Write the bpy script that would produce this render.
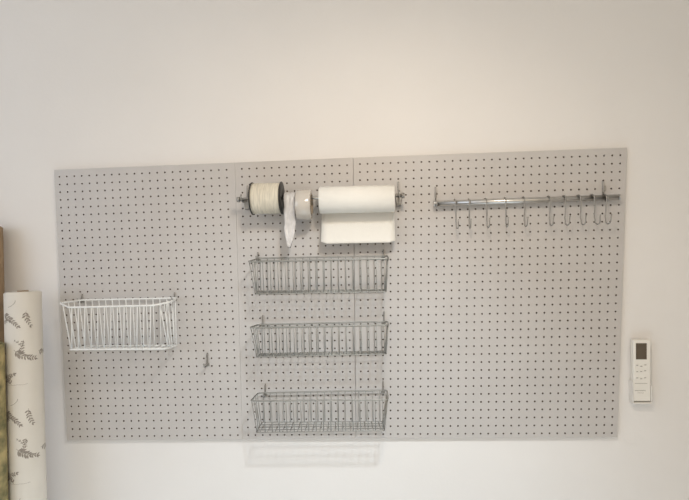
import bpy, bmesh, math, random
from mathutils import Vector, Matrix
random.seed(7)
S = bpy.context.scene
for o in list(bpy.data.objects): bpy.data.objects.remove(o)
Z0 = 1.5                                   # height of the survey origin above the floor

# ------------------------------------------------------------------ camera
FPX = 511.79
R_ = Vector((0.99763793, 0.06626497, -0.01809739))
U_ = Vector((0.0163447, 0.02689696, 0.99950458))
F_ = Vector((-0.06671891, 0.99743948, -0.02575035))
CAM = Vector((0.43498, -1.63056, 0.20783 + Z0))
cd = bpy.data.cameras.new('camera'); cam = bpy.data.objects.new('camera', cd); S.collection.objects.link(cam)
M4 = Matrix((R_, U_, -F_)).transposed().to_4x4(); M4.translation = CAM
cam.matrix_world = M4
cd.sensor_fit = 'HORIZONTAL'; cd.sensor_width = 36; cd.lens = FPX/689*36; cd.clip_start = .02
S.camera = cam

# ------------------------------------------------------------------ light
w = bpy.data.worlds.new('world'); S.world = w; w.use_nodes = True
w.node_tree.nodes['Background'].inputs[0].default_value = (1, .87, .69, 1)
w.node_tree.nodes['Background'].inputs[1].default_value = .80
def area(name, loc, target, sx, sy, power, col):
    l = bpy.data.lights.new(name, 'AREA'); l.shape = 'RECTANGLE'; l.size = sx; l.size_y = sy
    l.energy = power; l.color = col
    o = bpy.data.objects.new(name, l); S.collection.objects.link(o); o.location = loc
    o.rotation_euler = (Vector(target)-Vector(loc)).to_track_quat('-Z', 'Y').to_euler()
    return o
area('window_daylight', (-1.9, -1.9, 2.0), (0, 0, 1.2), 1.3, 1.3, 12.5, (.66, .79, 1))
area('upper_wall_fill', (.75, -2.0, 2.72), (.9, 0, 1.9), 3.2, .8, 9, (1, .86, .70))  # added fill without a fitting, lifts the upper corners and right side
LAMP = Vector((.52, -1.02, .84 + Z0))
lp = bpy.data.lights.new('pendant_bulb_light', 'SPOT'); lp.energy = 21; lp.spot_size = math.radians(150); lp.spot_blend = 1; lp.color = (1, .86, .70); lp.shadow_soft_size = .05
lo = bpy.data.objects.new('pendant_bulb_light', lp); S.collection.objects.link(lo); lo.location = LAMP; lo.rotation_euler = (Vector((.35, -.25, Z0-.35))-LAMP).to_track_quat('-Z', 'Y').to_euler()
sl = bpy.data.lights.new('lower_wall_fill', 'SPOT'); sl.energy = 60; sl.color = (.74, .88, 1); sl.spot_size = math.radians(84); sl.spot_blend = 1; sl.shadow_soft_size = .045  # added spot, no real lamp: brightens the lower wall from above
so = bpy.data.objects.new('lower_wall_fill', sl); S.collection.objects.link(so); so.location = (.66, -1.10, 1.0 + Z0)
so.rotation_euler = (Vector((.0, -.25, .15))-Vector(so.location)).to_track_quat('-Z', 'Y').to_euler()
sp_ = bpy.data.lights.new('floor_bounce_fill', 'SPOT'); sp_.energy = 720; sp_.color = (.66, .84, 1); sp_.spot_size = math.radians(50); sp_.spot_blend = .6; sp_.shadow_soft_size = .15  # invented source: lights the floor so its bounce lifts the lower wall
sq = bpy.data.objects.new('floor_bounce_fill', sp_); S.collection.objects.link(sq); sq.location = (.3, -2.6, 2.6)
sq.rotation_euler = (Vector((.3, -1.2, 0))-Vector(sq.location)).to_track_quat('-Z', 'Y').to_euler()
S.view_settings.view_transform = 'Standard'; S.view_settings.look = 'None'
S.view_settings.exposure = 0.0; S.view_settings.gamma = 1; S.view_settings.use_curve_mapping = False

# ------------------------------------------------------------------ helpers
def at(px, py, d):
    """point seen at photo position (px, py) that stands d metres in front of the board face"""
    v = F_ + R_*((px-344.5)/FPX) - U_*((py-250)/FPX)
    t = (-d - CAM.y)/v.y
    return CAM + v*t
def mat(name, col, rough=.5, metal=0, noise=0, nscale=30, bump=0, bscale=200, trans=0, alpha=1, coat=0, col2=None, stretch=None):
    m = bpy.data.materials.new(name); m.use_nodes = True
    nt = m.node_tree; b = nt.nodes['Principled BSDF']
    b.inputs['Base Color'].default_value = (*col, 1); b.inputs['Roughness'].default_value = rough
    b.inputs['Metallic'].default_value = metal
    b.inputs['Transmission Weight'].default_value = trans; b.inputs['Alpha'].default_value = alpha
    b.inputs['Coat Weight'].default_value = coat
    tc = nt.nodes.new('ShaderNodeTexCoord')
    src_v = tc.outputs['Object']
    if stretch:
        mp = nt.nodes.new('ShaderNodeMapping'); mp.inputs['Scale'].default_value = stretch
        nt.links.new(src_v, mp.inputs['Vector']); src_v = mp.outputs['Vector']
    if noise or col2:
        n = nt.nodes.new('ShaderNodeTexNoise'); n.inputs['Scale'].default_value = nscale; n.inputs['Detail'].default_value = 5
        nt.links.new(src_v, n.inputs['Vector'])
        r = nt.nodes.new('ShaderNodeValToRGB'); r.color_ramp.elements[0].position = .35; r.color_ramp.elements[1].position = .65
        c2 = col2 or tuple(c*(1-noise) for c in col)
        r.color_ramp.elements[0].color = (*c2, 1); r.color_ramp.elements[1].color = (*col, 1)
        nt.links.new(n.outputs['Fac'], r.inputs['Fac']); nt.links.new(r.outputs['Color'], b.inputs['Base Color'])
    if bump:
        n2 = nt.nodes.new('ShaderNodeTexNoise'); n2.inputs['Scale'].default_value = bscale; n2.inputs['Detail'].default_value = 4
        nt.links.new(src_v, n2.inputs['Vector'])
        bp = nt.nodes.new('ShaderNodeBump'); bp.inputs['Strength'].default_value = bump; bp.inputs['Distance'].default_value = .002
        nt.links.new(n2.outputs['Fac'], bp.inputs['Height']); nt.links.new(bp.outputs['Normal'], b.inputs['Normal'])
    return m
wall_m = mat('wall_paint', (.83, .80, .77), .75, noise=.03, nscale=2.5, bump=.15, bscale=120)
floor_m = mat('floor_tile', (.60, .59, .57), .45, noise=.05, nscale=6)
ceil_m = mat('ceiling_paint', (.84, .82, .78), .8, noise=.02, nscale=3)
board_m = mat('painted_pegboard', (.55, .52, .495), .42, noise=.04, nscale=9, bump=.08, bscale=300)
core_shade_m = mat('brown_core_and_hole_shade', (.16, .12, .09), .9, noise=.2, nscale=80)  # brown hole walls, plus dark caps painting the shade inside the holes
steel_m = mat('stainless_steel', (.62, .60, .57), .28, 1, noise=.08, nscale=60)
zinc_m = mat('zinc_wire', (.36, .35, .32), .5, .55, noise=.15, nscale=80)
hook_m = mat('hook_steel', (.40, .385, .36), .4, .8, noise=.2, nscale=90)
white_m = mat('white_coated_wire', (.86, .86, .84), .35, noise=.03, nscale=60)
paper_m = mat('kitchen_paper', (.78, .75, .69), .9, noise=.02, nscale=40, bump=.35, bscale=260)
cream_m = mat('wound_cream_ribbon', (.70, .64, .52), .6, noise=.22, nscale=45, bump=.5, bscale=90, stretch=(5, .6, .6))
black_m = mat('black_plastic', (.02, .018, .016), .4, noise=.2, nscale=40)
tape_m = mat('clear_packing_tape', (.56, .51, .45), .18, noise=.10, nscale=18, coat=.5)
card_m = mat('cardboard_core', (.42, .33, .24), .9, noise=.15, nscale=60)
film_m = mat('clear_plastic_film', (.78, .75, .73), .2, noise=.14, nscale=60, bump=.5, bscale=90, trans=.1, alpha=.9)
plastic_m = mat('white_remote_plastic', (.84, .81, .75), .4, noise=.02, nscale=30)
holder_m = mat('white_holder_plastic', (.78, .75, .70), .45, noise=.02, nscale=30)
lcd_m = mat('display_glass', (.115, .09, .065), .15, noise=.1, nscale=30)
mark_m = mat('grey_print', (.36, .33, .29), .6, noise=.1, nscale=90)
roll_m = mat('cream_wallpaper', (.76, .72, .65), .6, noise=.04, nscale=14, bump=.1, bscale=60)
sprig_m = mat('grey_brown_ink', (.36, .315, .27), .7, noise=.25, nscale=90)
tan_m = mat('tan_fabric', (.36, .25, .15), .8, noise=.25, nscale=20, bump=.3, bscale=200)
olive_m = mat('gold_patterned_fabric', (.50, .41, .20), .7, nscale=26, col2=(.16, .15, .07))
lampm = bpy.data.materials.new('lit_globe'); lampm.use_nodes = True
b = lampm.node_tree.nodes['Principled BSDF']; b.inputs['Emission Color'].default_value = (1, .9, .78, 1); b.inputs['Emission Strength'].default_value = 3

class MB:
    def __init__(s): s.bm = bmesh.new()
    def box(s, c, size, mi=0, bev=0, rot=None):
        t = bmesh.new(); bmesh.ops.create_cube(t, size=1)
        bmesh.ops.scale(t, vec=size, verts=t.verts)
        if bev: bmesh.ops.bevel(t, geom=t.edges[:], offset=bev, segments=3, profile=.5, affect='EDGES')
        if rot: bmesh.ops.rotate(t, cent=(0,0,0), matrix=rot, verts=t.verts)
        bmesh.ops.translate(t, vec=c, verts=t.verts)
        s.merge(t, mi); return s
    def merge(s, t, mi=0):
        me = bpy.data.meshes.new('tmp'); t.to_mesh(me); t.free()
        n = len(s.bm.faces); s.bm.from_mesh(me); bpy.data.meshes.remove(me)
        s.bm.faces.ensure_lookup_table()
        for f in s.bm.faces[n:]: f.material_index = mi
    def tube(s, pts, r, seg=8, closed=False, mi=0):
        pts = [Vector(p) for p in pts]; n = len(pts); rings = []
        prev = None
        for i, p in enumerate(pts):
            if closed: d = pts[(i+1) % n]-pts[i-1]
            else: d = pts[min(i+1, n-1)]-pts[max(i-1, 0)]
            d.normalize()
            if prev is None:
                a = Vector((0, 0, 1)) if abs(d.z) < .9 else Vector((1, 0, 0))
                x = d.cross(a).normalized()
            else: x = (prev - d*prev.dot(d)).normalized()
            prev = x; y = d.cross(x)
            rr = r[i] if isinstance(r, (list, tuple)) else r
            rings.append([s.bm.verts.new(p + (x*math.cos(2*math.pi*k/seg) + y*math.sin(2*math.pi*k/seg))*rr) for k in range(seg)])
        for i in range(n if closed else n-1):
            A, B = rings[i], rings[(i+1) % n]
            off = 0
            if closed and i == n-1:
                off = min(range(seg), key=lambda q: (A[0].co-B[q].co).length)
            for k in range(seg):
                f = s.bm.faces.new((A[k], A[(k+1) % seg], B[(k+1+off) % seg], B[(k+off) % seg])); f.smooth = True; f.material_index = mi
        if not closed:
            s.bm.faces.new(rings[0][::-1]).material_index = mi; s.bm.faces.new(rings[-1]).material_index = mi
        return s
    def lathe(s, prof, A, axis, seg=48, closed=False):
        """profile of (distance along the axis, radius) turned about axis through A"""
        A = Vector(A); axis = Vector(axis).normalized()
        x = axis.cross(Vector((0, 1, 0)) if abs(axis.y) < .9 else Vector((1, 0, 0))).normalized(); y = axis.cross(x); rings = []
        for t, r in prof:
            if r < 1e-6: rings.append([s.bm.verts.new(A+axis*t)]*seg)
            else: rings.append([s.bm.verts.new(A+axis*t+(x*math.cos(2*math.pi*k/seg)+y*math.sin(2*math.pi*k/seg))*r) for k in range(seg)])
        m = len(rings)
        for i in range(m if closed else m-1):
            P, Q = rings[i], rings[(i+1) % m]
            for k in range(seg):
                vs = [P[k], P[(k+1) % seg], Q[(k+1) % seg], Q[k]]
                u = []
                for v in vs:
                    if v not in u: u.append(v)
                if len(u) > 2:
                    f = s.bm.faces.new(u); f.smooth = True
        return s
    def build(s, name, m, parent=None, org=None):
        bmesh.ops.recalc_face_normals(s.bm, faces=s.bm.faces)
        me = bpy.data.meshes.new(name)
        o = bpy.data.objects.new(name, me)
        if parent is not None: org = Vector((0, 0, 0)); base = parent.location if parent.type == 'EMPTY' or parent.parent is None else parent.parent.location + parent.location
        if parent is not None:
            bmesh.ops.translate(s.bm, vec=-base, verts=s.bm.verts); o.parent = parent
        elif org is not None:
            bmesh.ops.translate(s.bm, vec=-Vector(org), verts=s.bm.verts); o.location = org
        s.bm.to_mesh(me); s.bm.free()
        for q in (m if isinstance(m, (list, tuple)) else [m]): me.materials.append(q)
        for p in me.polygons:
            pass
        S.collection.objects.link(o)
        return o
def arc(c, r, a0, a1, n, ex, ez):
    c = Vector(c); ex = Vector(ex); ez = Vector(ez)
    return [c+ex*(r*math.cos(a0+(a1-a0)*i/n))+ez*(r*math.sin(a0+(a1-a0)*i/n)) for i in range(n+1)]
def rounded(pts, r, n=5, closed=True):
    """round the corners of a polyline"""
    pts = [Vector(p) for p in pts]; N = len(pts); out = []
    for i, p in enumerate(pts):
        if not closed and i in (0, N-1): out.append(p); continue
        a = pts[i-1]-p; b_ = pts[(i+1) % N]-p
        q = min(r, a.length*.45, b_.length*.45); A = p+a.normalized()*q; B = p+b_.normalized()*q
        for k in range(n+1):
            t = k/n; out.append(A*(1-t)**2+p*2*t*(1-t)+B*t*t)
    return out
def thing(name, label, cat, loc, group=None):
    o = bpy.data.objects.new(name, None); S.collection.objects.link(o); o.location = loc
    o.empty_display_size = .05; o['label'] = label; o['category'] = cat
    if group: o['group'] = group
    return o
def tag(o, label, cat, group=None):
    o['label'] = label; o['category'] = cat
    if group: o['group'] = group
    return o
def struct(o): o['kind'] = 'structure'; return o

# ------------------------------------------------------------------ room shell
BT = .013                                   # board face stands this far off the wall
struct(MB().box((.3, BT+.05, 1.4), (5.4, .1, 2.8)).build('wall_back', wall_m))
struct(MB().box((-2.45, -2, 1.4), (.1, 4.0, 2.8)).build('wall_left', wall_m))
struct(MB().box((3.05, -2, 1.4), (.1, 4.0, 2.8)).build('wall_right', wall_m))
struct(MB().box((.3, -2, -.05), (5.6, 4.2, .1)).build('floor', floor_m))
struct(MB().box((.3, -2, 2.85), (5.6, 4.2, .1)).build('ceiling', ceil_m))

# ------------------------------------------------------------------ pegboard panels
def lerp(a, b, t): return a+(b-a)*t
def panel(label, holes, outline, nc, nr=35):
    """holes / outline: the four corners TL TR BL BR in board x,z"""
    H = [at(x, y, 0) for x, y in holes]; O = [at(x, y, 0) for x, y in outline]
    H = [Vector((p.x, p.z)) for p in H]; O = [Vector((p.x, p.z)) for p in O]
    def hp(i, j):
        u = i/(nc-1); v = j/(nr-1)
        return lerp(lerp(H[0], H[1], u), lerp(H[2], H[3], u), v)
    def online(A, B, val, ax):
        t = (val-A[ax])/(B[ax]-A[ax]); return lerp(A, B, t)
    def gp(i2, j2):                          # half-cell indices
        i, j = i2/2-.5, j2/2-.5; p = hp(i, j)
        L, Rr, T, B = i2 == 0, i2 == 2*nc, j2 == 0, j2 == 2*nr
        if (L or Rr) and (T or B): return O[(1 if Rr else 0)+(2 if B else 0)]
        if L: return online(O[0], O[2], p.y, 1)
        if Rr: return online(O[1], O[3], p.y, 1)
        if T: return online(O[0], O[1], p.x, 0)
        if B: return online(O[2], O[3], p.x, 0)
        return p
    c = sum(O, Vector((0, 0)))/4
    bm = bmesh.new(); V = {}
    def gv(i, j):
        if (i, j) not in V:
            p = gp(i, j); V[(i, j)] = bm.verts.new((p.x, 0, p.y))
        return V[(i, j)]
    r = .0029
    for i in range(nc):
        for j in range(nr):
            h = hp(i, j)
            ring = [gv(2*i+a, 2*j+b) for a, b in ((0,0),(1,0),(2,0),(2,1),(2,2),(1,2),(0,2),(0,1))]
            angs = [math.radians(q) for q in (135, 90, 45, 0, -45, -90, -135, 180)]
            f1 = [bm.verts.new((h.x+r*math.cos(a), 0, h.y+r*math.sin(a))) for a in angs]
            f2 = [bm.verts.new((h.x+r*math.cos(a), .005, h.y+r*math.sin(a))) for a in angs]
            for k in range(8):
                n = (k+1) % 8
                bm.faces.new((ring[k], ring[n], f1[n], f1[k])); bm.faces.new((f1[k], f1[n], f2[n], f2[k])).material_index = 1
            bm.faces.new(f2).material_index = 1  # dark cap closes the hole, shade put in as colour
    # folded edge back to the wall
    per = [(i, 0) for i in range(2*nc)]+[(2*nc, j) for j in range(2*nr)]+[(2*nc-i, 2*nr) for i in range(2*nc)]+[(0, 2*nr-j) for j in range(2*nr)]
    back = [bm.verts.new((V[k].co.x, BT-.0008, V[k].co.z)) for k in per]
    for k in range(len(per)):
        n = (k+1) % len(per); bm.faces.new((V[per[k]], V[per[n]], back[n], back[k]))
    m = MB(); m.bm.free(); m.bm = bm
    o = m.build('pegboard_panel', [board_m, core_shade_m], org=(c.x, 0, min(p.y for p in O)))
    tag(o, label, 'pegboard', 'white pegboard panels on the wall'); return o
g = .2
panel('left white pegboard panel, holding the white wire basket and the lone peg hook', ((59.4,176.8),(226.6,169.8),(72.9,436.6),(237.9,435.1)),
      ((54,169.9),(234.8-.07,162.6),(67,440.5),(242.5-.07,439)), 23)
panel('narrow middle white pegboard panel behind most of the three grey wire baskets', ((241.9,168.9),(347.1,165.2),(248.2,435.1),(351.1,434.4)),
      ((234.8+.07,162.6),(353.2-g,157.6),(242.5+.07,439),(356-g,438.2)), 15)
panel('wide right white pegboard panel carrying the steel rail with s-hooks', ((359.9,164.1),(620.3,155.2),(361,434.2),(611.8,433)),
      ((353.2+g,157.6),(627,147.6),(356+g,438.2),(617.3,437.2)), 34)

# ------------------------------------------------------------------ peg hooks
def peg_hook(p, reach, label, up=.016, rise=.012, lean=0, group='steel peg hooks in the pegboard', r=.0021):
    """p: point on the board face where the arm leaves it; the mounting wire climbs up-wards to the hole above"""
    t = thing('peg_hook', label, 'hook', (p.x, 0, p.z), group)
    x, z = p.x, p.z
    pts = rounded([(x, .008, z+up), (x, -.004, z+up), (x, -.004, z-.002), (x, -.008, z-.004)], .003, 4, False)
    MB().tube(pts, r).build('mounting_wire', hook_m, t)
    arm = rounded([(x, -.003, z), (x+lean*.3, -reach*.5, z-.001), (x+lean, -reach, z-.002), (x+lean, -reach-.006, z+rise)], .008, 5, False)
    MB().tube(arm, r).build('arm', hook_m, t)
    m = MB(); m.box((x, -.0017, z), (.012, .0025, .009), bev=.0008); m.build('stop_plate', hook_m, t)
    return t

# ------------------------------------------------------------------ wire baskets
def basket(corners, label, group, m, nfront, nside, nfloor, rr, wr, rimr=.012, basename='wire_basket'):
    """corners: TBL TBR TFR TFL BBL BBR BFR BFL as (px, py, depth)"""
    TBL, TBR, TFR, TFL, BBL, BBR, BFR, BFL = [at(*c) for c in corners]
    c = (TBL+TBR+BBL+BBR)/4
    t = thing(basename, label, 'basket', (c.x, c.y, min(BBL.z, BFL.z)), group)
    top = rounded([TBL, TBR, TFR, TFL], rimr); bot = rounded([BBL, BBR, BFR, BFL], rimr*.6)
    MB().tube(top, rr, closed=True).build('rim', m, t)
    MB().tube(bot, wr*1.25, closed=True).build('base_frame', m, t)
    def grille(name, a, b, c_, d, n, off=0):
        q = MB()
        for k in range(n):
            s = (k+.5+off)/n; q.tube([lerp(a, b, s), lerp(c_, d, s)], wr, 6)
        return q.build(name, m, t)
    def upright(name, a, b, c_, d, n):
        q = MB()
        for k in range(n):
            lo_p = lerp(c_, d, .015+.97*k/(n-1)); s = (lo_p.x-a.x)/(b.x-a.x); q.tube([lerp(a, b, s), lo_p], wr, 6)
        q.build(name, m, t)
    upright('front_grille', TFL, TFR, BFL, BFR, nfront+1)
    upright('back_grille', TBL, TBR, BBL, BBR, nfront+1)
    grille('side_grille', TBL, TFL, BBL, BFL, nside); grille('side_grille', TBR, TFR, BBR, BFR, nside)
    grille('floor_grille', BBL, BBR, BFL, BFR, nfront)
    q = MB()
    for k in range(nfloor):
        s = (k+1)/(nfloor+1); q.tube([lerp(BBL, BFL, s), lerp(BBR, BFR, s)], wr*.9, 6)
    q.build('floor_runner', m, t)
    return t
G = 'grey wire baskets stacked down the middle of the pegboard'
basket([(258,258.3,.014),(387.5,256,.014),(388.5,258.6,.108),(247.8,261.8,.108),(259,291,.016),(384,289.3,.016),(386.5,291.6,.10),(254.5,294.2,.10)],
       'grey metal wire basket, topmost of the three, just below the paper towel', G, zinc_m, 17, 4, 3, .0024, .0013)
basket([(257.5,324.8,.014),(387.5,321.6,.014),(388.5,325,.108),(249.6,327.6,.108),(261,353.6,.016),(384,351,.016),(386.5,354,.10),(256,357,.10)],
       'grey metal wire basket, middle one of the three hung in a column', G, zinc_m, 17, 4, 3, .0024, .0013)
basket([(258,393,.014),(387,390.3,.014),(388,399.6,.108),(250.5,401,.108),(262,422.3,.016),(382,421.5,.016),(385,430.6,.10),(256,432.6,.10)],
       'grey metal wire basket, lowest of the three, near the board bottom edge', G, zinc_m, 17, 4, 3, .0024, .0013)
# white basket: the rim has wide rounded front corners
def white_basket():
    TBL, TBR, TFR, TFL = at(82,300,.014), at(177,298,.014), at(154,305.4,.152), at(68.5,307.4,.152)
    BBL, BBR, BFR, BFL = at(87,346.2,.02), at(177.5,345.3,.02), at(165,348.9,.125), at(68.7,349.6,.125)
    t = thing('wire_basket', 'white coated wire basket hanging at the left of the pegboard', 'basket', ((TBL.x+TBR.x)/2, TBL.y, BFL.z))
    TLS = at(59.5,303,.115)
    top = rounded([TBL, TBR, at(171,301.8,.12), TFR, TFL, at(59.5,303,.115)], .012, 5); bot = rounded([BBL, BBR, BFR, BFL], .015, 5)
    MB().tube(top, .0028, closed=True).build('rim', white_m, t)
    MB().tube(bot, .0026, closed=True).build('base_frame', white_m, t)
    def gr(name, a, b_, c_, d, n, s0=0., s1=1.):
        q = MB()
        for k in range(n):
            s = s0+(s1-s0)*(k+.5)/n; q.tube([lerp(a, b_, s), lerp(c_, d, s)], .0017, 6)
        q.build(name, white_m, t)
    gr('front_grille', TFL, TFR, BFL, lerp(BFL, BFR, .88), 13); gr('back_grille', TBL, TBR, BBL, BBR, 14)
    gr('side_grille', TBL, TLS, BBL, BFL, 4); gr('side_grille', TBR, TFR, BBR, BFR, 5, 0, .85)
    gr('floor_grille', BBL, BBR, BFL, BFR, 14)
white_basket()
# hooks under the basket rims
for (px, py), who in (((258, 259.5), 'left end of the top grey basket'), ((383.5, 257), 'right end of the top grey basket'),
                      ((263, 326), 'left end of the middle grey basket'), ((384, 322.6), 'right end of the middle grey basket'),
                      ((265.5, 394.6), 'left end of the lowest grey basket'), ((383, 391.6), 'right end of the lowest grey basket'),
                      ((82.5, 301.2), 'left end of the white basket'), ((175, 299.5), 'right end of the white basket')):
    peg_hook(at(px, py, 0), .022, 'small steel peg hook carrying the '+who, up=.034 if py > 310 else .022)
peg_hook(at(207.6, 364.5, 0), .03, 'lone empty steel peg hook right of and below the white basket', up=.036, rise=.01, r=.0030)

# ------------------------------------------------------------------ rod with rolls
D = .064
A, B = at(238.5, 199.6, D), at(403, 195.6, D)
ax = (B-A).normalized()
def onrod(px):
    a, b_ = A, B
    # photo x along the rod -> point
    lo_, hi_ = 0., 1.
    for _ in range(40):
        mid = (lo_+hi_)/2; p = lerp(a, b_, mid)-CAM
        if 344.5+FPX*p.dot(R_)/p.dot(F_) < px: lo_ = mid
        else: hi_ = mid
    return lerp(a, b_, lo_)
rod = thing('hanging_rod', 'thin steel rod holding the spool, tape and paper towel', 'rod', A)
MB().tube([A, B], .0052, 16).build('bar', steel_m, rod)
q = MB(); q.lathe([(-.004, 0), (-.004, .0085), (.004, .0085), (.004, 0)], A, ax, 20); q.build('end_cap', hook_m, rod)
q = MB(); q.lathe([(-.004, 0), (-.004, .0085), (.004, .0085), (.004, 0)], B, ax, 20); q.build('end_cap', hook_m, rod)
def rod_hook(px, label):
    p = onrod(px); z = p.z-.0052-.0022
    t = thing('rod_hook', label, 'hook', (p.x, 0, z), 'long steel hooks carrying the rod ends')
    MB().tube(rounded([(p.x, .008, z+.055), (p.x, -.004, z+.055), (p.x, -.004, z+.012), (p.x, .002, z+.004)], .004, 4, False), .0022).build('mounting_wire', hook_m, t)
    MB().tube(rounded([(p.x, -.003, z+.008), (p.x, -D*.5, z+.002), (p.x, -D-.002, z), (p.x, -D-.014, z+.004), (p.x, -D-.016, z+.022)], .009, 6, False), .0024).build('arm', hook_m, t)
    # tapered cradle bracket against the board
    q = MB(); x = p.x
    vs = [(-.013, .018), (.013, .018), (.007, -.022), (-.007, -.022)]
    f = [q.bm.verts.new((x+a, -.0045, z+c)) for a, c in vs]; g_ = [q.bm.verts.new((x+a*.8, -.016, z+c*.8)) for a, c in vs]
    q.bm.faces.new(f); q.bm.faces.new(g_[::-1])
    for k in range(4): q.bm.faces.new((f[k], f[(k+1) % 4], g_[(k+1) % 4], g_[k]))
    q.build('bracket', hook_m, t)
rod_hook(242.5, 'steel hook at the left end of the rod, beside the cream spool')
rod_hook(399.3, 'steel hook at the right end of the rod, beside the paper towel')

def ring_prof(L, ro, ri): return [(0, ri), (0, ro), (L, ro), (L, ri)]
# spool of cream ribbon
P0, P1 = onrod(252.3), onrod(282.3); dz = Vector((0, 0, .0015))
L = (P1-P0).length; P0 = P0+dz
sp = thing('ribbon_spool', 'cream wound spool with black end discs at the rod left end', 'spool', P0)
prof = [(.003, .009)]
for k in range(13):
    prof.append((.003+(L-.006)*k/12, .0475+random.uniform(-.0008, .0008)))
prof.append((L-.003, .009))
MB().lathe(prof, P0, ax, 56, closed=True).build('wound_ribbon', cream_m, sp)
for s in (0, L-.003): MB().lathe([(s, .0083), (s, .0505), (s+.003, .0505), (s+.003, .0083)], P0, ax, 56, closed=True).build('end_disc', black_m, sp)
# packing tape roll
Q0, Q1 = onrod(297.2), onrod(311.6); L = (Q1-Q0).length; dr = Vector((0, 0, -.0205))
tp = thing('packing_tape_roll', 'shiny clear packing tape roll hanging next to the paper towel', 'tape', Q0+dr)
MB().lathe([(0, .0305), (0, .0455), (.0008, .0463), (L-.0008, .0463), (L, .0455), (L, .0305)], Q0+dr, ax, 64, closed=True).build('tape', tape_m, tp)
MB().lathe([(-.0005, .0282), (-.0005, .0304), (L+.0005, .0304), (L+.0005, .0282)], Q0+dr, ax, 64, closed=True).build('core', card_m, tp)
# strip of clear film looped over the rod
def film():
    a = onrod(290.2); q = MB(); nu, nv = 8, 40; grid = []
    zt = a.z+.0115
    for j in range(nv+1):
        s = j/nv; row = []
        for i in range(nu+1):
            u = i/nu-.5
            if s < .22:                      # hangs behind, rises and folds over the rod
                t_ = s/.22; y = a.y+.013; z = lerp(a.z-.10, a.z, t_); wd = lerp(.022, .033, t_)
            elif s < .36:
                th = math.pi*(s-.22)/.14; y = a.y+.013*math.cos(th); z = a.z+.0125*math.sin(th)*1.5; wd = .034
            else:
                t_ = (s-.36)/.64; y = a.y-.013-.003*math.sin(t_*9); z = lerp(a.z, a.z-.153, t_); wd = lerp(.034, .036, min(1, t_*2)) if t_ < .6 else lerp(.036, .006, ((t_-.6)/.4)**1.6)
            cr = .0022*math.sin(u*17+s*6)+.0012*math.sin(s*55+u*9)
            sh = -.004*max(0, s-.36)
            row.append(q.bm.verts.new((a.x+u*wd+sh+.001*math.sin(s*31), y+cr, z)))
        grid.append(row)
    for j in range(nv):
        for i in range(nu):
            f = q.bm.faces.new((grid[j][i], grid[j][i+1], grid[j+1][i+1], grid[j+1][i])); f.smooth = True
    o = q.build('plastic_film_strip', film_m, org=a)
    md = o.modifiers.new('thickness', 'SOLIDIFY'); md.thickness = .0008
    tag(o, 'crinkled clear plastic strip draped over the rod beside the cream spool', 'plastic strip')
film()
# paper towel
T0, T1 = onrod(319.9), onrod(394.4); L = (T1-T0).length; dt = Vector((0, 0, -.0085))
T0 = T0+dt
pt = thing('paper_towel_roll', 'white paper towel roll with one sheet hanging down', 'paper towel', T0)
RT = .0405
MB().lathe([(0, .0205), (0, RT-.001), (.001, RT), (L-.001, RT), (L, RT-.001), (L, .0205)], T0, ax, 64, closed=True).build('paper_roll', paper_m, pt)
MB().lathe([(-.0003, .0186), (-.0003, .0204), (L+.0003, .0204), (L+.0003, .0186)], T0, ax, 40, closed=True).build('core', card_m, pt)
q = MB(); n = 24; rows = []
# the loose sheet leaves the back of the roll and hangs close to the board
for j in range(n+1):
    s = j/n; row = []
    for i in range(13):
        u = i/12
        base = T0+ax*(L*(.004+.992*u))
        if s < .3:
            th = math.pi*(.5)*(s/.3)
            y = base.y+(RT+.0006)*math.sin(th); z = base.z+(RT+.0006)*math.cos(th)
        else:
            t_ = (s-.3)/.7; y = base.y+RT+.0006-.03*t_*t_+.0012*math.sin(u*9+t_*3)*t_; z = base.z-.133*t_
        x = base.x
        if s > .3:
            t_ = (s-.3)/.7; x += (.5-u)*-.004*t_
            if s > .93: 
                e = max(0, abs(u-.5)-.42)/.08; z += .006*e*(s-.93)/.07
        row.append(q.bm.verts.new((x, y, z)))
    rows.append(row)
for j in range(n):
    for i in range(12):
        f = q.bm.faces.new((rows[j][i], rows[j][i+1], rows[j+1][i+1], rows[j+1][i])); f.smooth = True
o = q.build('loose_sheet', paper_m, pt); md = o.modifiers.new('thickness', 'SOLIDIFY'); md.thickness = .0008; md.offset = 1

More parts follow.
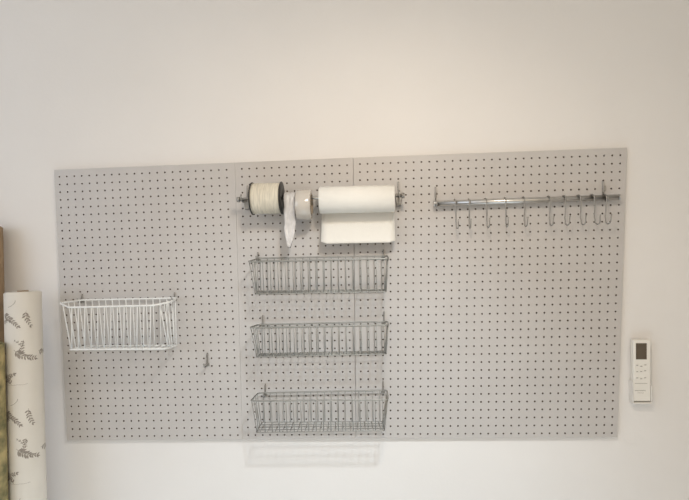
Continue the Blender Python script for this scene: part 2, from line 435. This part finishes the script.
# ------------------------------------------------------------------ steel rail and s-hooks
DR = .026; RB = .0085
E0, E1 = at(434.3, 203.6, DR), at(619.3, 197.2, DR); rax = (E1-E0).normalized()
rail = thing('hook_rail', 'long stainless steel rail at the upper right of the pegboard', 'rail', E0)
MB().tube([E0, E1], RB, 28).build('bar', steel_m, rail)
for e, s in ((E0, -1), (E1, 1)):
    q = MB(); q.lathe([(-.0025, 0), (-.0025, RB+.0006), (.0015, RB+.0006), (.0025, RB-.001), (.0025, 0)], e, rax*s, 28); q.build('end_cap', steel_m, rail)
def onrail(px):
    lo_, hi_ = 0., 1.
    for _ in range(40):
        mid = (lo_+hi_)/2; p = lerp(E0, E1, mid)-CAM
        if 344.5+FPX*p.dot(R_)/p.dot(F_) < px: lo_ = mid
        else: hi_ = mid
    return lerp(E0, E1, lo_)
for px, lab in ((436.5, 'steel hook holding the left end of the steel rail'), (606.5, 'steel hook holding the right end of the steel rail')):
    p = onrail(px); z = p.z
    t = thing('rail_hook', lab, 'hook', (p.x, 0, z), 'steel hooks carrying the rail')
    MB().tube(rounded([(p.x, .008, z+.052), (p.x, -.004, z+.052), (p.x, -.004, z+.018), (p.x, .003, z+.016)], .004, 4, False), .0022).build('mounting_wire', hook_m, t)
    MB().tube([Vector((p.x, -.004, z+.018))]+arc((p.x, p.y, z), RB+.0024, math.pi*.75, math.pi*-.0, 12, (0, -1, 0), (0, 0, 1))[:0]+
              [Vector((p.x, -.006, z-.006))]+arc((p.x, p.y, z), RB+.0026, math.pi*1.15, math.pi*2.05, 12, (0, -1, 0), (0, 0, 1)), .0021).build('cradle', hook_m, t)
    MB().box((p.x+(.003 if px > 500 else 0), -.0035, z+.030), (.010 if px > 500 else .006, .003, .016), bev=.001).build('stop_plate', hook_m, t)
words = ['first', 'second', 'third', 'fourth', 'fifth', 'sixth', 'seventh', 'eighth', 'ninth', 'tenth']
hx = [454.5, 468.6, 485.2, 504.6, 523.2, 548.3, 563.6, 578.2, 591.8, 603.8]
yaws = [28, 10, 30, 18, 30, 38, 52, 58, 64, 66]
tilts = [-.03, .01, -.02, 0, .01, .02, .02, -.03, -.05, .03]
src = None
def s_hook_mesh():
    r = .0018; R1 = RB+r+.0006
    up = arc((0, 0, 0), R1, math.radians(-60), math.radians(180), 16, (0, 1, 0), (0, 0, 1))   # from behind, over the bar, to the front
    pts = list(up)
    pts += [Vector((0, -R1, -.015)), Vector((0, -R1+.002, -.040)), Vector((0, -R1+.004, -.058))]
    lowc = Vector((0, -R1-.0075, -.070))
    low = arc(lowc, .0098, math.radians(20), math.radians(-170), 14, (0, 1, 0), (0, 0, 1))
    pts += low+[Vector((0, lowc.y-.0108, -.060)), Vector((0, lowc.y-.0128, -.051))]
    return MB().tube(pts, r, 8), pts
for k, px in enumerate(hx):
    p = onrail(px)
    if src is None:
        m, _ = s_hook_mesh(); src = m.build('s_hook', hook_m, org=(0, 0, 0)); o = src
    else: o = src.copy(); S.collection.objects.link(o)
    o.location = p; o.rotation_euler = (0, tilts[k], math.radians(yaws[k]*.33))
    where = 'nearest the left end of the steel rail' if k == 0 else 'nearest the right end of the steel rail' if k == 9 else words[k]+' from the left on the steel rail'
    tag(o, 'small steel s-hook '+where, 's-hook', 'steel s-hooks on the rail')

# ------------------------------------------------------------------ remote control
c = at(641.4, 371, -BT); sc = 1/((1.63+BT)*0+ (CAM.y*-1+BT-.02)/FPX)/1.0
k_ = (-CAM.y-.008)/FPX                       # metres per photo pixel at the remote face
def rc(px, py, d): return at(px, py, d)
top, bot = rc(641.6, 339.6, .006), rc(641, 401, .006)
tilt_x = 0
rem = thing('remote_control', 'white air conditioner remote with dark display on the wall', 'remote control', (bot.x, BT-.02, bot.z))
Wd = 16.2*k_; Ht = top.z-bot.z; cx = (top.x+bot.x)/2; cz = (top.z+bot.z)/2
MB().box((cx, BT-.0155, cz), (Wd, .017, Ht), bev=.003).build('body', plastic_m, rem)
yf = BT-.0155-.0085
def rp(px, py): p = at(px, py, -yf); return p.x, p.z
x0, z0 = rp(635.8, 343.2); x1, z1 = rp(646.6, 359.3)
MB().box(((x0+x1)/2, yf, (z0+z1)/2), (x1-x0+.003, .0012, z0-z1+.003), bev=.0004).build('display_frame', holder_m, rem)
MB().box(((x0+x1)/2, yf-.0006, (z0+z1)/2), (x1-x0, .0012, z0-z1), bev=.0004).build('display', lcd_m, rem)
for (bx, by) in ((637, 365.2), (641.2, 366.2), (645.2, 364.8), (637, 371.6), (641, 371.4), (645, 370.6), (637, 377.8), (641, 378.6), (645, 377.6)):
    x, z = rp(bx, by)
    bt = MB().box((x, yf, z), (.0078, .0022, .0052), bev=.0009).build('button', holder_m, rem)
    MB().box((x, yf-.0012, z), (.0056, .0005, .0018)).build('button_mark', mark_m, bt)
x, z = rp(641, 383.4); MB().box((x, yf, z), (.037, .0006, .0012)).build('dividing_line', mark_m, rem)
q = MB()
x, z = rp(640.2, 390.6); 
for i in range(9): q.box((x-.0145+i*.0036, yf, z+(.0003 if i % 2 else -.0002)), (.0026, .0005, .0022))
x, z = rp(640.6, 392.9)
for i in range(6): q.box((x-.008+i*.0032, yf, z), (.0022, .0005, .0014))
q.build('printed_lettering', mark_m, rem)
hold = thing('remote_holder', 'white plastic wall holder gripping the lower half of the remote', 'holder', (cx, BT, bot.z-.008))
hz0 = bot.z-.0045; hz1 = rp(630, 381)[1]; hh = hz1-hz0
MB().box((cx, BT-.0025, (hz0+hz1)/2+.02), (Wd-.004, .0045, hh+.04), bev=.001).build('back_plate', holder_m, hold)
q = MB(); q.box((cx, BT-.014, hz0-.0005), (Wd+.0055, .027, .005), bev=.0015); q.build('bottom_shelf', holder_m, hold)
for s in (-1, 1): MB().box((cx+s*(Wd/2+.0015), BT-.014, (hz0+hz1)/2-(0 if s < 0 else .008)), (.0025, .026, hh-(0 if s < 0 else .014)), bev=.0012).build('side_cheek', holder_m, hold)

# ------------------------------------------------------------------ rolls leaning at the left
def rollpoints(pxl, pxr, y, d): 
    a, b_ = at(pxl, y, d), at(pxr, y, d); return (a+b_)/2, (b_-a).length/2*.83
dT = .085
ct, rt = rollpoints(4.8, 41.0, 291.5, dT+.02); cb, rb = rollpoints(8.4, 47.6, 497, dT+.05)
d = (ct-cb)/(ct.z-cb.z); foot = cb-d*(cb.z-.004); d_lean = d; RR = (rt+rb)/2
axis = (ct-foot).normalized(); Lr = (ct-foot).length
wr_ = thing('wallpaper_roll', 'tall cream wallpaper roll with grey leafy sprigs, standing at the left', 'wallpaper roll', foot)
q = MB(); q.lathe([(0, .016), (0, RR), (Lr-.004, RR), (Lr, RR-.006), (Lr-.001, .020)], foot, axis, 64, closed=True)
ex = axis.cross(Vector((0, 1, 0))).normalized()
if ex.x < 0: ex = -ex
ey = Vector((0, -1, 0)); ey = (ey-axis*ey.dot(axis)).normalized()
def cyl(a, h, off=.0004):                    # angle from the camera-facing side, height
    return foot+axis*h+(ex*math.sin(a)+ey*math.cos(a))*(RR+off)
def leaf(q, a, h, ang, ln, wd):
    """pointed leaf drawn on the cylinder; a is arc length"""
    pts = []
    for t_, w_ in ((0, 0), (.3, .8), (.6, 1), (.85, .5), (1, 0), (.85, -.5), (.6, -1), (.3, -.8)):
        u = t_*ln; v = w_*wd/2
        pts.append((a+u*math.cos(ang)-v*math.sin(ang), h+u*math.sin(ang)+v*math.cos(ang)))
    f = q.bm.faces.new([q.bm.verts.new(cyl(p[0]/RR, p[1])) for p in pts]); f.material_index = 1
def line(q, pts, wd):
    for (a0, h0), (a1, h1) in zip(pts[:-1], pts[1:]):
        l = math.hypot(a1-a0, h1-h0) or 1; nx, ny = -(h1-h0)/l*wd/2, (a1-a0)/l*wd/2
        f = q.bm.faces.new([q.bm.verts.new(cyl(a/RR, h)) for a, h in ((a0+nx, h0+ny), (a1+nx, h1+ny), (a1-nx, h1-ny), (a0-nx, h0-ny))]); f.material_index = 1
def sprig(q, a, h, ang, ln, n, size, flip=1):
    """a stem with paired leaves"""
    pts = [(a+ln*t_*math.cos(ang+flip*.35*t_), h+ln*t_*math.sin(ang+flip*.35*t_)) for t_ in [i/8 for i in range(9)]]
    line(q, pts, .0009)
    for i in range(n):
        t_ = .12+.88*i/(n-1); k = min(7, int(t_*8)); x, y = pts[k]
        dr_ = math.atan2(pts[k+1][1]-y, pts[k+1][0]-x)
        x = lerp(x, pts[k+1][0], t_*8-k); y = lerp(y, pts[k+1][1], t_*8-k)
        sz = size*(1-.45*t_)*random.uniform(.8, 1.15)
        for s in (-1, 1): leaf(q, x, y, dr_+s*random.uniform(.6, 1.0), sz, sz*.38)
    leaf(q, pts[-1][0], pts[-1][1], ang+flip*.35, size*.7, size*.25)
def hgt(y): p = at(24, y, .11); return (p.z-foot.z)/axis.z
mpp = .0027                                  # metres per photo pixel at the roll
period = hgt(311)-hgt(405)
for rep in range(-1, 14):
    off = -rep*period
    for turn in range(2):
        ta = turn*RR*math.pi
        def pos(px, py): return ((px-24.5)*mpp+ta, hgt(py)+off)
        for (px, py, ang, ln, n_, sz, fl) in ((11, 313, -.25, .062, 9, .017, -1), (26, 347, -.85, .062, 9, .018, 1), (9, 379, .9, .050, 7, .016, -1), (22, 380, 2.0, .034, 5, .014, 1), (11, 320, -.1, .02, 4, .011, 1), (31, 352, .9, .025, 4, .012, 1), (36, 338, -2.0, .022, 4, .010, 1),
                                             (39, 310, -1.7, .045, 6, .015, 1), (33, 343, 2.0, .02, 3, .008, 1), (-8, 350, -.4, .05, 6, .013, 1)):
            a, h = pos(px, py)
            if .02 < h < Lr-.025 and h+ln*max(0, math.sin(ang)) < Lr-.02: sprig(q, a, h, ang, ln, n_, sz, fl)
        a, h = pos(8, 380.5)
        if .02 < h < Lr-.02: line(q, [(a+i*.004, h+.0006*math.sin(i)) for i in range(22)], .0007); line(q, [(a+.004+i*.003, h+.008) for i in range(5)], .0022)
        a, h = pos(20, 400)
        if .02 < h < Lr-.04: line(q, [(a, h), (a+.012, h+.004), (a+.022, h+.013), (a+.024, h+.02)], .0011)
q.build('paper', [roll_m, sprig_m], wr_)
MB().lathe([(.01, .0135), (.01, .0158), (Lr+.004, .0158), (Lr+.004, .0135)], foot, axis, 24, closed=True).build('core', card_m, wr_)

def plain_roll(name, label, cat, pxr_t, y_t, pxr_b, y_b, d, R2, m, fuzz=0):
    a = at(pxr_t, y_t, d); b_ = at(pxr_b, y_b, d+.01)
    a = a-Vector((R2*1.22, 0, 0)); ft = a-d_lean*(a.z-.003); ax_ = (a-ft).normalized(); Lq = (a-ft).length
    t = thing(name, label, cat, ft)
    MB().lathe([(0, .016), (0, R2), (Lq-.005, R2), (Lq, R2-.006), (Lq-.002, .020)], ft, ax_, 48, closed=True).build('cloth', m, t)
    MB().lathe([(.01, .014), (.01, .0158), (Lq+.004, .0158), (Lq+.004, .014)], ft, ax_, 24, closed=True).build('core', card_m, t)
plain_roll('fabric_roll', 'tallest tan brown roll at the far left edge', 'fabric roll', 2.6, 226, 3.2, 340, .046, .045, tan_m)
plain_roll('fabric_roll', 'olive gold patterned roll in front at the far left edge', 'fabric roll', 4.3, 343, 3.6, 495, .185, .037, olive_m)

# ------------------------------------------------------------------ pendant lamp above the viewer
pl = thing('pendant_lamp', 'small white pendant lamp on a black cord, hanging in front of the pegboard', 'lamp', LAMP)
MB().tube([LAMP+Vector((0, 0, .06)), Vector((LAMP.x, LAMP.y, 2.799))], .003).build('cord', black_m, pl)
MB().lathe([(0, 0), (0, .022), (.03, .022), (.03, 0)], LAMP+Vector((0, 0, .045)), (0, 0, 1), 24).build('lamp_socket', black_m, pl)
MB().lathe([(0, .022), (-.03, .055), (-.032, .057), (.002, .024)], LAMP+Vector((0, 0, .072)), (0, 0, 1), 40, closed=True).build('lamp_shade', white_m, pl)
